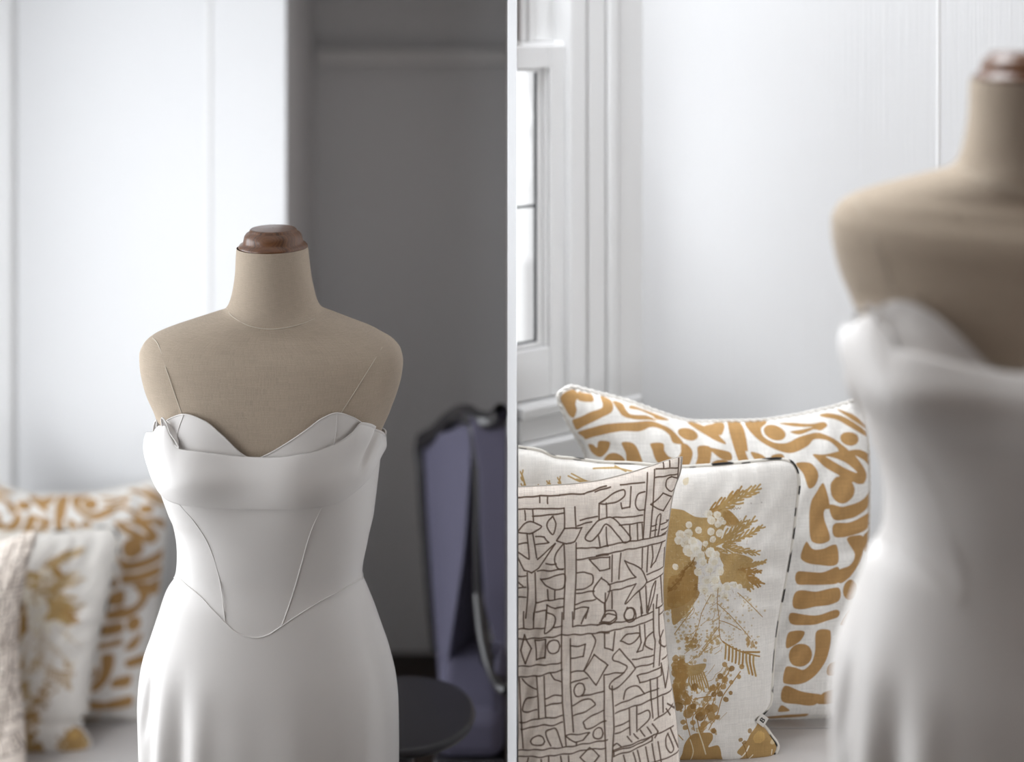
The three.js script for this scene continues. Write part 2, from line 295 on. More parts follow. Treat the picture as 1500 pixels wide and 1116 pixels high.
const form = thing('dress_form', 'cream linen dress form with brown wooden neck cap, in sharp focus in the left room', 'dress form', [(CX - 750) * S0, 0, -D0], 0);
{
  const yTop = EYE - (362 + 30) * S0, yBot = EYE - (835 + 30) * S0;
  part('torso', grid(220, 170, (u, v) => { const y = yTop + (yBot - yTop) * v; return [surf(BODY, -u * TAU, y, 0), u * 1.1, y]; }, true), linen, form);
  const cy = EYE - (366 + 30) * S0;
  const cap = new THREE.LatheGeometry([[0.001, 0], [0.046, 0], [0.0495, 0.001], [0.0515, 0.004], [0.0515, 0.0065], [0.049, 0.0095], [0.0465, 0.0105], [0.0445, 0.013], [0.0435, 0.018], [0.0425, 0.022], [0.0395, 0.026], [0.0365, 0.0275], [0.0355, 0.0285], [0.0345, 0.031], [0.0325, 0.0325], [0.001, 0.0335]].map(([r, y]) => new THREE.Vector2(r, y)), 72);
  { const p = cap.attributes.position, uv = cap.attributes.uv; for (let i = 0; i < p.count; i++) uv.setXY(i, p.getX(i) * 6 + 0.3, p.getZ(i) * 9 + p.getY(i) * 4); }
  cap.translate((400 - CX) * S0, cy, 0);
  part('neck_cap', cap, M.wood, form, 'turned brown wooden neck cap');
  part('seam', line(BODY, [[332, 451], [340, 463], [365, 477], [400, 482], [440, 475], [466, 458]], 0.0006, 0.0006), seamMat, form);
  part('seam', line(BODY, [[226, 492], [232, 505], [245, 545], [257, 580], [270, 616]], 0.0006, 0.0006), seamMat, form);
  part('seam', line(BODY, [[560, 508], [545, 533], [522, 570], [495, 612]], 0.0006, 0.0006), seamMat, form);
  part('pole', new THREE.CylinderGeometry(0.014, 0.014, 0.86, 16).translate(0, 0.44, 0), M.black, form);
  part('stand_base', new THREE.LatheGeometry([[0.001, 0.03], [0.03, 0.028], [0.13, 0.012], [0.14, 0.004], [0.138, 0]].map(([r, y]) => new THREE.Vector2(r, y)), 40), M.black, form);
}
const gown = thing('wedding_gown', 'white strapless wedding gown with draped cowl neckline, sharp, on the form in the left room', 'dress', [(CX - 750) * S0, 0, -D0], 0);
{
  const top = table([[232, 628], [249, 613], [269, 607], [299, 617], [324, 637], [357, 667], [372, 673], [387, 668], [416, 652], [449, 630], [474, 612], [494, 605], [516, 611], [536, 624], [553, 640], [566, 655]]);
  const waist = table([[262, 846], [275, 858], [290, 870], [310, 890], [330, 912], [350, 928], [375, 934], [392, 930], [405, 922], [430, 905], [470, 880], [500, 864], [527, 848]]);
  const yT = edgeY(GOWN, top, 690, 0.003), yW = edgeY(GOWN, waist, 850, 0.003);
  const NU = 300;
  part('bodice', grid(NU, 60, (u, v) => { const th = -u * TAU, a = yT(th), b = yW(th), y = a + (b - a) * v; return [surf(GOWN, th, y, 0.003), u * 1.0, y]; }, true), satin, gown);
  const ring = (fy, off, r) => tube(Array.from({ length: 160 }, (_, i) => { const th = -i / 160 * TAU; return surf(GOWN, th, fy(th), off); }), r, true, 480, 6);
  part('neckline_binding', ring(yT, 0.0028, 0.0011), satin, gown);
  part('seam', ring(yW, 0.0034, 0.0010), satin, gown);
  part('seam', line(GOWN, [[262, 738], [285, 765], [305, 797], [322, 850], [330, 912]], 0.0033, 0.0007), satin, gown);
  part('seam', line(GOWN, [[472, 742], [455, 780], [440, 832], [428, 873], [413, 916]], 0.0034, 0.0008), satin, gown);
  part('seam', line(GOWN, [[269, 607], [261, 630], [256, 660]], 0.0032, 0.0007), satin, gown);
  part('seam', line(GOWN, [[494, 606], [493, 625], [489, 655]], 0.0032, 0.0007), satin, gown);
  const g = (d, w) => Math.exp(-d * d / (w * w)), ss = THREE.MathUtils.smoothstep;
  const fold = (th, y) => {
    const p = PY(y), q = GOWN(y), x = pw(Math.cos(th), 2 / q.n) * q.a / S0 + q.cx / S0 + CX, front = Math.sin(th) > -0.2 ? 1 : 0.4, k = ss(p, 905, 1090), l = ss(p, 925, 985) * (1 - ss(p, 1010, 1080));
    const drop = (p - 1000) * 0.03;
    return front * (k * (0.007 * g(x - 318 + drop, 17) - 0.008 * g(x - 288 + drop, 13) + 0.0065 * g(x - 262 + drop, 12) - 0.004 * g(x - 238, 9) + 0.003 * g(x - 222, 8) - 0.0015 * g(x - 400, 22) + 0.0015 * g(x - 450, 20) - 0.002 * g(x - 515, 12) + 0.002 * g(x - 540, 12)) - l * 0.004 * g(x - 238 - (p - 960) * -0.12, 5) + ss(p, 1150, 1600) * 0.02 * Math.sin(th * 9));
  };
  part('skirt', grid(NU + 100, 110, (u, v) => { const th = -u * TAU, a = yW(th), b = 0.035, y = a + (b - a) * Math.pow(v, 1.15); return [surf(GOWN, th, y, 0.003 + fold(th, y), 1), u * 1.2, y]; }, true), satin, gown);
  // draped cowl: rolled at its upper edge, turned under below
  const ct = table([[223, 632], [232, 622], [240, 622], [249, 638], [261, 656], [292, 661], [350, 668], [395, 669.5], [447, 664], [481, 654], [503, 643], [519, 631], [533, 618], [546, 620], [567, 636]]);
  const cb = table([[225, 692], [235, 722], [249, 735], [273, 741], [310, 744], [361, 747], [429, 747], [466, 744], [494, 738], [517, 724], [541, 700], [556, 672], [565, 656]]);
  const yt = edgeY(GOWN, ct, 655, 0.012), yb = edgeY(GOWN, cb, 715, 0.008);
  part('cowl', grid(NU + 100, 40, (u, v) => {
    const th = -u * TAU, a = yt(th), b = yb(th), c = Math.cos(th), s = Math.sin(th);
    let off, y; const big = s > 0 ? 1 : 0.6, side = c > 0 ? 1 - 0.45 * c : 1;
    if (v < 0.16) { const k = v / 0.16; y = a - 0.016 * (1 - k); off = 0.0065 + 0.004 * k * side; }
    else if (v > 0.88) { const k = (v - 0.88) / 0.12; y = b + 0.014 * k * k; off = (0.0075 - 0.0035 * k); }
    else { const k = (v - 0.16) / 0.72; y = a + (b - a) * k; off = 0.0105 * side + (0.0075 - 0.0105 * side) * k + 0.0085 * side * big * Math.pow(Math.sin(Math.PI * Math.min(1, k * 0.96)), 0.75); }
    if (s > 0) { // creases of the drape
      const q = GOWN(y), x = pw(c, 2 / q.n) * q.a / S0 + q.cx / S0 + CX, p = PY(y);
      const cr = 547 - (p - 620) * 0.5; off -= 0.007 * g(x - cr, 3.2) * (1 - ss(p, 640, 672)); off += 0.003 * g(x - cr - 9, 6) * (1 - ss(p, 640, 690));
      const cl = 243 + (p - 640) * 0.22; off += 0.003 * g(x - cl, 7) * (1 - ss(p, 660, 730)); off -= 0.004 * g(x - cl + 11, 5) * (1 - ss(p, 650, 715));
      off += 0.0012 * Math.sin(p * 0.11 + x * 0.012) * Math.sin((x - 250) / 60);
    }
    return [surf(GOWN, th, y, off), u * 1.1, y];
  }, true), satin, gown);
  // two small loops of the drape at the left arm
  for (const [pts, o] of [[[[262, 656], [252, 648], [243, 636], [237, 622], [237, 612], [243, 618], [249, 634], [257, 646]], 0.011], [[[231, 654], [226, 644], [224.5, 632], [227, 618], [229.5, 616], [229.5, 632], [230, 644]], 0.010]]) {
    const rim = pts.map(([a, q]) => onFront(GOWN, a, q, o)), cv = new THREE.CatmullRomCurve3(rim, true, 'centripetal'), mid = rim.reduce((m, p) => m.add(p), V(0, 0, 0)).multiplyScalar(1 / rim.length);
    const out = V(mid.x, 0, mid.z).normalize(), n = 64, P = cv.getSpacedPoints(n);
    part('drape_loop', mergeGeometries([grid(n, 10, (u, v) => { const p = P[Math.round(u * n) % n].clone().lerp(mid, v); return [p.addScaledVector(out, -0.009 * Math.sin(v * Math.PI / 2)), u, v]; }), tube(rim, 0.0011, true, 90, 8)]), satin, gown);
  }
}
// the second form and gown, nearer and turned, in the right room
{
  const turn = -0.42, pos = [0.53, 0.298, -1.42];
  const f2 = form.clone(); f2.name = numbered('dress_form'); f2.position.set(...pos); f2.rotation.y = turn; scene.add(f2);
  f2.userData = { label: 'blurred linen dress form with wooden neck cap, in the foreground at the right edge', category: 'dress form' };
  const g2 = gown.clone(); g2.name = numbered('wedding_gown'); g2.position.set(...pos); g2.rotation.y = turn; scene.add(g2);
  g2.userData = { label: 'blurred white wedding gown on the nearest form, at the right edge before the cushions', category: 'dress' };
}
// ------------------------------------------------------------------ cushions: prints drawn in the cloth's own frame
const OCHRE = '#b28b59';
function spline(x, pts, closed = true) {               // smooth closed outline
  const n = pts.length; x.beginPath(); x.moveTo(...pts[0]);
  for (let i = 0; i < (closed ? n : n - 1); i++) {
    const p0 = pts[closed ? (i + n - 1) % n : Math.max(0, i - 1)], p1 = pts[i], p2 = pts[(i + 1) % n], p3 = pts[closed ? (i + 2) % n : Math.min(n - 1, i + 2)], k = 0.155;
    x.bezierCurveTo(p1[0] + (p2[0] - p0[0]) * k, p1[1] + (p2[1] - p0[1]) * k, p2[0] - (p3[0] - p1[0]) * k, p2[1] - (p3[1] - p1[1]) * k, p2[0], p2[1]);
  }
}
function glyphCloth() {
  const K = 3, c = canvas(490 * K, 505 * K), x = c.getContext('2d');
  x.fillStyle = '#e9e6e1'; x.fillRect(0, 0, c.width, c.height); x.fillStyle = OCHRE;
  const from = (k, ox, oy) => x.setTransform(K / k, 0, 0, K / k, (ox - 810) * K, (oy - 560) * K);
  const s = (...p) => { spline(x, p); x.fill(); }, e = (a, b, r, q, t = 0) => { x.beginPath(); x.ellipse(a, b, r, q, t, 0, 7); x.fill(); };
  from(6, 810, 560);
  s([150, 70], [200, 65], [245, 115], [215, 150], [205, 190], [215, 240], [190, 310], [150, 290], [110, 220], [75, 150], [100, 100]); s([235, 80], [280, 90], [350, 105], [365, 150], [330, 165], [230, 150]);
  s([180, 330], [240, 300], [330, 250], [425, 215], [440, 180], [425, 120], [510, 150], [530, 200], [510, 250], [430, 290], [340, 340], [260, 390], [215, 420], [190, 380]);
  s([530, 160], [610, 180], [640, 230], [680, 265], [820, 285], [900, 325], [830, 318], [700, 305], [610, 280], [570, 230]); s([690, 200], [800, 240], [980, 310], [1010, 330], [900, 315], [870, 290], [760, 240], [670, 220]);
  s([225, 440], [330, 390], [450, 350], [600, 335], [800, 325], [900, 340], [1010, 390], [1090, 470], [1120, 520], [1030, 505], [1000, 440], [940, 395], [850, 375], [740, 405], [600, 405], [470, 430], [350, 470], [290, 500], [270, 480]);
  e(1165, 440, 88, 46, 0.25); e(530, 690, 92, 92);
  s([400, 502], [488, 504], [480, 570], [430, 635], [390, 642], [340, 610], [312, 545], [350, 538], [384, 562]); s([590, 502], [680, 502], [730, 570], [758, 700], [640, 690], [622, 590]);
  s([835, 505], [940, 507], [950, 570], [990, 620], [1050, 625], [1090, 580], [1100, 518], [1150, 522], [1190, 580], [1170, 660], [1130, 700], [1020, 712], [920, 690], [870, 640], [845, 560]);
  s([1242, 540], [1345, 545], [1340, 640], [1300, 735], [1220, 755], [1140, 755], [1200, 690], [1230, 620]);
  s([1180, 360], [1290, 375], [1400, 430], [1480, 515], [1420, 500], [1300, 440]); s([1390, 375], [1480, 360], [1490, 390], [1440, 450]);
  from(5.58, 1030, 580);
  s([15, 400], [170, 430], [180, 490], [100, 480]); s([18, 570], [30, 510], [100, 488], [160, 505], [190, 560]); s([0, 245], [150, 232], [140, 270], [100, 300], [150, 365], [60, 340], [0, 300]);
  s([190, 228], [300, 230], [320, 415], [300, 430], [330, 550], [262, 550], [215, 420]);
  s([330, 235], [400, 205], [510, 215], [450, 262], [462, 320], [540, 362], [640, 365], [735, 320], [800, 300], [910, 290], [1010, 330], [1100, 400], [1150, 460], [1060, 445], [1030, 400], [960, 345], [860, 340], [800, 385], [700, 432], [620, 440], [500, 395], [400, 330]);
  e(553, 290, 86, 55, 0.2); e(1150, 340, 78, 54, 0.1);
  s([835, 450], [920, 455], [1060, 432], [1150, 442], [1250, 570], [1282, 650], [1250, 705], [1190, 702], [1140, 680], [1158, 740], [1140, 800], [1080, 840], [1010, 835], [960, 780], [955, 690], [1000, 637], [1035, 625], [930, 560], [860, 490]);
  x.fillStyle = '#e9e6e1'; s([935, 470], [1010, 485], [1110, 535], [1188, 610], [1100, 575], [1010, 520]); x.fillStyle = OCHRE;
  s([1130, 440], [1220, 430], [1310, 480], [1375, 590], [1390, 720], [1350, 870], [1250, 940], [1100, 977], [965, 965], [940, 850], [1050, 870], [1200, 850], [1310, 790], [1345, 690], [1330, 610], [1260, 520]);
  s([930, 160], [1000, 140], [1130, 170], [1280, 270], [1350, 340], [1300, 332], [1150, 240], [1060, 190]); s([1080, 110], [1200, 150], [1300, 230], [1420, 330], [1350, 300], [1200, 200]);
  s([600, 222], [720, 215], [860, 222], [950, 205], [975, 230], [920, 270], [860, 265], [740, 300], [680, 280], [800, 256], [860, 245], [700, 240]);
  s([690, 520], [800, 515], [850, 570], [857, 630], [820, 695], [770, 705], [740, 600]);
  s([875, 690], [905, 690], [940, 865], [900, 885], [888, 920], [895, 980], [925, 1130], [780, 1130], [768, 950], [790, 820], [835, 745]);
  s([970, 1003], [1100, 1005], [1340, 960], [1330, 1050], [1150, 1100], [975, 1110]); s([340, 435], [430, 455], [480, 515], [400, 525]); s([500, 460], [590, 450], [605, 520], [520, 520]);
  from(3.72, 1100, 760);
  s([385, 0], [500, 5], [620, -20], [610, 40], [520, 65], [390, 70]); s([228, 85], [260, 122], [320, 126], [395, 115], [395, 212], [290, 210], [200, 175]);
  s([455, 82], [545, 80], [562, 140], [530, 230], [470, 295], [400, 315], [400, 250], [470, 225], [497, 170]); s([180, 240], [300, 252], [398, 230], [398, 310], [300, 318], [175, 305]);
  s([165, 345], [280, 352], [395, 338], [395, 412], [270, 430], [155, 432]); s([140, 458], [260, 475], [388, 460], [386, 502], [240, 523], [138, 515]); e(466, 362, 44, 52);
  s([130, 558], [205, 558], [180, 610], [115, 645], [110, 600]); e(185, 687, 63, 64);
  s([270, 562], [340, 562], [350, 590], [346, 650], [320, 730], [270, 800], [200, 840], [100, 838], [105, 745], [150, 750], [200, 768], [245, 730], [265, 660]);
  s([105, 856], [200, 890], [300, 918], [270, 978], [190, 970], [95, 945]); s([300, 915], [360, 895], [460, 880], [450, 960], [290, 975]); s([95, 970], [140, 1010], [80, 1012]); s([40, 1048], [235, 1038], [200, 1072], [40, 1078]);
  s([345, 745], [450, 735], [440, 810], [335, 808]); s([560, 82], [640, 80], [620, 160], [565, 175]); s([410, 545], [460, 470], [520, 440], [480, 540]); s([420, 620], [520, 600], [560, 660], [440, 680]);
  for (let i = 0; i < 16; i++) { const a = -30 - rnd() * 520, b = 40 + rnd() * 960; e(a, b, 40 + rnd() * 30, 26 + rnd() * 20, rnd() * 3); } // the part behind the other cushions
  x.setTransform(1, 0, 0, 1, 0, 0); return weave(c, 0.13, 2, 0.7);
}
function floralCloth() {
  const K = 3.2, c = canvas(430 * K | 0, 490 * K | 0), x = c.getContext('2d'), BASE = '#e6e2dc';
  x.fillStyle = BASE; x.fillRect(0, 0, c.width, c.height);
  const from = (k, ox, oy) => x.setTransform(K / k, 0, 0, K / k, (ox - 750) * K, (oy - 640) * K);
  const wash = (col, a, p) => { x.fillStyle = col; x.globalAlpha = a; spline(x, p); x.fill(); x.globalAlpha = 1; };
  const twig = (col, w, ...p) => { x.strokeStyle = col; x.lineWidth = w; x.lineCap = 'round'; spline(x, p, false); x.stroke(); };
  const dot = (col, a, px, py, r) => { x.fillStyle = col; x.globalAlpha = a; x.beginPath(); for (let i = 0; i < 22; i++) { const t = i / 22 * 6.283, q = r * (0.92 + rnd() * 0.16); x[i ? 'lineTo' : 'moveTo'](px + Math.cos(t) * q, py + Math.sin(t) * q); } x.closePath(); x.fill(); x.globalAlpha = 1; };
  const frond = (col, px, py, qx, qy, n, len, w) => {  // a feathered wattle leaf
    twig(col, w * 1.3, [px, py], [(px + qx) / 2 + 6, (py + qy) / 2 + 8], [qx, qy]);
    const a = Math.atan2(qy - py, qx - px);
    for (let i = 0; i <= n; i++) { const t = i / n, bx = px + (qx - px) * t, by = py + (qy - py) * t; for (const sd of [-1, 1]) { const l = len * (1 - 0.45 * t) * (0.7 + rnd() * 0.5), b = a + sd * (0.42 + rnd() * 0.2); twig(col, w, [bx, by], [bx + Math.cos(b) * l * 0.6, by + Math.sin(b) * l * 0.55], [bx + Math.cos(b - sd * 0.12) * l, by + Math.sin(b - sd * 0.12) * l]); } }
  };
  const A = '#b59661', B = '#a8834c', D = '#8d6937', L = '#cdb98f';
  from(6.2, 960, 690);
  wash(L, 0.55, [[230, 60], [280, 40], [270, 90], [235, 100]]);
  wash(A, 0.95, [[-150, 320], [60, 290], [200, 305], [260, 335], [330, 370], [430, 380], [440, 330], [560, 300], [640, 330], [720, 440], [600, 450], [560, 520], [520, 620], [430, 640], [330, 560], [250, 620], [330, 700], [300, 780], [330, 880], [320, 1000], [260, 1100], [120, 1160], [-150, 1150]]);
  wash(B, 0.8, [[70, 900], [190, 860], [300, 800], [330, 900], [300, 1010], [200, 1080], [60, 1150]]);
  wash(A, 0.95, [[540, 730], [680, 700], [830, 770], [720, 860], [800, 1000], [740, 1020], [640, 950], [560, 980], [520, 900], [560, 810]]);
  wash(B, 0.7, [[570, 340], [640, 330], [720, 440], [600, 455]]);
  for (const f of [[450, 330, 720, 170, 5, 110, 11], [540, 300, 880, 145, 7, 120, 11], [480, 620, 750, 430, 6, 90, 10], [540, 600, 830, 430, 6, 90, 10], [560, 630, 900, 490, 7, 80, 10], [560, 640, 850, 700, 7, 90, 9], [480, 640, 620, 760, 6, 90, 9], [700, 830, 925, 800, 6, 60, 12], [700, 850, 880, 880, 5, 60, 10], [700, 860, 870, 980, 6, 90, 11], [680, 860, 790, 1010, 6, 80, 11], [380, 600, 420, 740, 4, 70, 9]]) frond(rnd() > 0.5 ? A : B, ...f.slice(0, 6), f[6] * 1.5);
  for (const [a, b, r] of [[440, 350, 36], [520, 360, 34], [465, 405, 36], [545, 410, 36], [260, 435, 30], [345, 485, 30], [455, 500, 34], [535, 520, 34], [520, 440, 30], [575, 425, 22], [180, 520, 40], [250, 510, 42], [165, 570, 38], [230, 590, 50], [290, 580, 40], [250, 660, 50], [310, 640, 44], [340, 700, 50], [300, 720, 40], [370, 760, 40], [400, 600, 26], [440, 680, 44], [490, 710, 40], [470, 570, 30], [470, 760, 46], [330, 850, 36], [525, 850, 38], [430, 830, 40], [470, 920, 50], [400, 930, 40], [380, 1010, 44], [500, 1000, 46], [580, 990, 42], [130, 800, 26], [650, 980, 30], [700, 1000, 26], [440, 1080, 50], [560, 1070, 40]]) { dot('#eee9de', 0.9, a, b, r); dot(L, 0.25, a + r * 0.2, b + r * 0.25, r * 0.6); }
  for (let i = 0; i < 420; i++) { const a = 90 + rnd() * 720, q = 330 + rnd() * 780, t = rnd() * 6.28, l = 10 + rnd() * 26; x.globalAlpha = 0.28; twig(rnd() > 0.45 ? '#e3d9c4' : D, 2 + rnd() * 4, [a, q], [a + Math.cos(t) * l, q + Math.sin(t) * l]); } x.globalAlpha = 1;
  twig(D, 9, [300, 720], [270, 780], [210, 830], [180, 900], [110, 960], [60, 1010]);
  for (let i = 0; i < 22; i++) { const t = i / 22, a = 300 - 240 * t + rnd() * 50 - 25, b = 740 + 270 * t + rnd() * 40 - 20; dot(D, 0.6, a, b, 8 + rnd() * 13); }
  for (let i = 0; i < 12; i++) dot(D, 0.5, 290 + rnd() * 50, 960 + rnd() * 140, 6 + rnd() * 14);
  from(4.36, 960, 860);
  wash(B, 0.85, [[55, -20], [235, -20], [200, 60], [140, 130], [75, 185], [60, 90]]);
  for (const p of [[[355, -40], [350, 60], [360, 160], [362, 260], [380, 300], [450, 350]], [[350, 60], [430, 140], [490, 210], [560, 300]], [[310, 0], [250, 110], [225, 200], [170, 320]], [[362, 170], [440, 200], [500, 240]], [[480, 0], [560, 80], [640, 170]], [[365, 260], [290, 310], [230, 390]], [[360, 210], [310, 270], [250, 340]], [[200, 80], [130, 170], [80, 240]]]) twig(B, 4.5, ...p);
  const spray = (n, x0, y0, x1, y1, w, r, col, al) => { for (let i = 0; i < n; i++) { const t = rnd(); dot(col, al, x0 + (x1 - x0) * t + (rnd() - 0.5) * w, y0 + (y1 - y0) * t + (rnd() - 0.5) * w, r * (0.5 + rnd())); } };
  spray(46, 250, 80, 180, 320, 90, 6, A, 0.55); spray(40, 380, 60, 590, 330, 80, 6, A, 0.5); spray(30, 480, 0, 640, 170, 70, 5, A, 0.5); spray(46, 340, 240, 230, 400, 90, 8, A, 0.6); spray(30, 90, 170, 250, 30, 60, 5, L, 0.6); spray(16, 540, 310, 590, 350, 50, 9, B, 0.6); spray(20, 150, 300, 220, 280, 70, 10, B, 0.7);
  spray(120, 90, 60, 200, 560, 130, 8, A, 0.5); spray(90, 330, 20, 400, 330, 150, 6, A, 0.45); spray(90, 130, 560, 300, 860, 150, 9, B, 0.55); spray(50, 300, 640, 420, 470, 60, 8, B, 0.6);
  for (let i = 0; i < 40; i++) { const a = 100 + rnd() * 260, q = 60 + rnd() * 760; twig(A, 3, [a, q], [a + 20 + rnd() * 20, q - 30 + rnd() * 20], [a + 30 + rnd() * 40, q - 60 + rnd() * 30]); }
  twig(B, 9, [380, 300], [440, 345], [520, 385], [615, 415]); for (let i = 0; i < 9; i++) { const a = 400 + i * 22, b = 320 + i * 11; twig(i % 2 ? B : A, 12, [a, b], [a - 2, b + 50], [a + (i > 5 ? 14 : -6), b + 90 + (i > 5 ? 40 : 0)]); } twig(B, 11, [520, 380], [570, 385], [615, 388]);
  wash(A, 0.9, [[110, 400], [180, 440], [270, 430], [240, 490], [150, 520], [110, 640], [60, 600], [90, 480]]); for (let i = 0; i < 8; i++) twig(A, 10, [170 + i * 12, 510 - i * 4], [165 + i * 16, 545], [185 + i * 15, 585 + (i % 3) * 12]);
  spray(60, 110, 400, 110, 700, 70, 15, B, 0.75);
  for (const p of [[[175, 1090], [180, 930], [150, 800], [140, 700], [150, 620]], [[275, 1030], [230, 850], [190, 680], [140, 600]], [[240, 830], [300, 720], [350, 600], [430, 470]], [[240, 850], [330, 780], [380, 640], [490, 500]], [[190, 650], [300, 640]], [[200, 860], [190, 760], [270, 690], [360, 560]], [[130, 920], [90, 870]], [[290, 860], [340, 780]]]) twig(B, 6, ...p);
  for (const [a, b, r] of [[390, 445, 13], [360, 515, 15], [390, 540, 17], [435, 475, 15], [500, 470, 13], [310, 590, 15], [380, 585, 15], [430, 560, 11], [480, 530, 11], [320, 630, 14], [360, 630, 15], [425, 625, 10], [270, 655, 14], [395, 665, 13], [200, 570, 17], [155, 660, 17], [130, 800, 14], [145, 840, 14], [190, 805, 14], [235, 735, 24], [235, 765, 26], [290, 720, 22], [320, 720, 22], [305, 770, 20], [340, 780, 14], [160, 740, 26], [180, 710, 24], [190, 695, 16], [320, 870, 13], [260, 820, 18], [240, 850, 18], [100, 690, 22], [265, 740, 16]]) dot(rnd() > 0.35 ? B : D, 0.82, a, b, r * 1.25);
  wash(B, 0.92, [[145, 940], [200, 880], [300, 880], [315, 920], [290, 980], [350, 970], [372, 1040], [360, 1100], [120, 1130], [130, 1010]]);
  twig('#dcd0b4', 6, [180, 1085], [195, 1000], [175, 920]); twig('#dcd0b4', 8, [275, 1030], [250, 940], [220, 850]);
  wash(B, 0.9, [[470, 1020], [530, 950], [560, 900], [640, 860], [700, 930], [730, 1010], [745, 1060], [690, 1095], [440, 1120], [500, 1060]]); dot('#caa668', 0.8, 610, 940, 40); dot('#d9c8a4', 0.8, 700, 985, 16); twig('#efe7d6', 9, [500, 1060], [530, 1020], [545, 990]); twig('#efe7d6', 6, [525, 1095], [560, 1060], [570, 1050]); twig('#efe7d6', 5, [690, 1060], [695, 1030]);
  for (const [a, b] of [[490, 940], [550, 890], [515, 960]]) dot(D, 0.7, a, b, 14); twig(D, 5, [500, 960], [520, 1000], [535, 1070]);
  x.setTransform(K, 0, 0, K, -750 * K, -640 * K);      // what shows above the beige cushion
  wash(A, 0.9, [[842, 696], [870, 700], [900, 696], [925, 690], [915, 706], [890, 712], [868, 712]]);
  for (const p of [[[831, 693], [850, 700], [880, 703]], [[836, 690], [860, 700]], [[895, 700], [930, 690], [960, 684]], [[868, 684], [900, 684], [935, 690]], [[900, 682], [915, 688]]]) twig(A, 2, ...p);
  for (const [a, b] of [[764, 688], [787, 708], [803, 702], [818, 698]]) frond(A, a + 5, 730, a, b, 5, 8, 2);
  x.strokeStyle = D; x.lineWidth = 0.7; x.globalAlpha = 0.7; x.beginPath(); for (let i = 0; i < 9; i++) { const a = 1062 + i * 2.1; x[i ? 'lineTo' : 'moveTo'](a, 739 + (i % 2 ? 1.6 : -1)); } x.stroke(); x.globalAlpha = 1;
  for (const [a, b] of [[1094, 733], [1110, 733]]) dot('#8a7f74', 0.5, a, b, 1);
  x.setTransform(1, 0, 0, 1, 0, 0); return weave(c, 0.09, 2, 0.7);
}
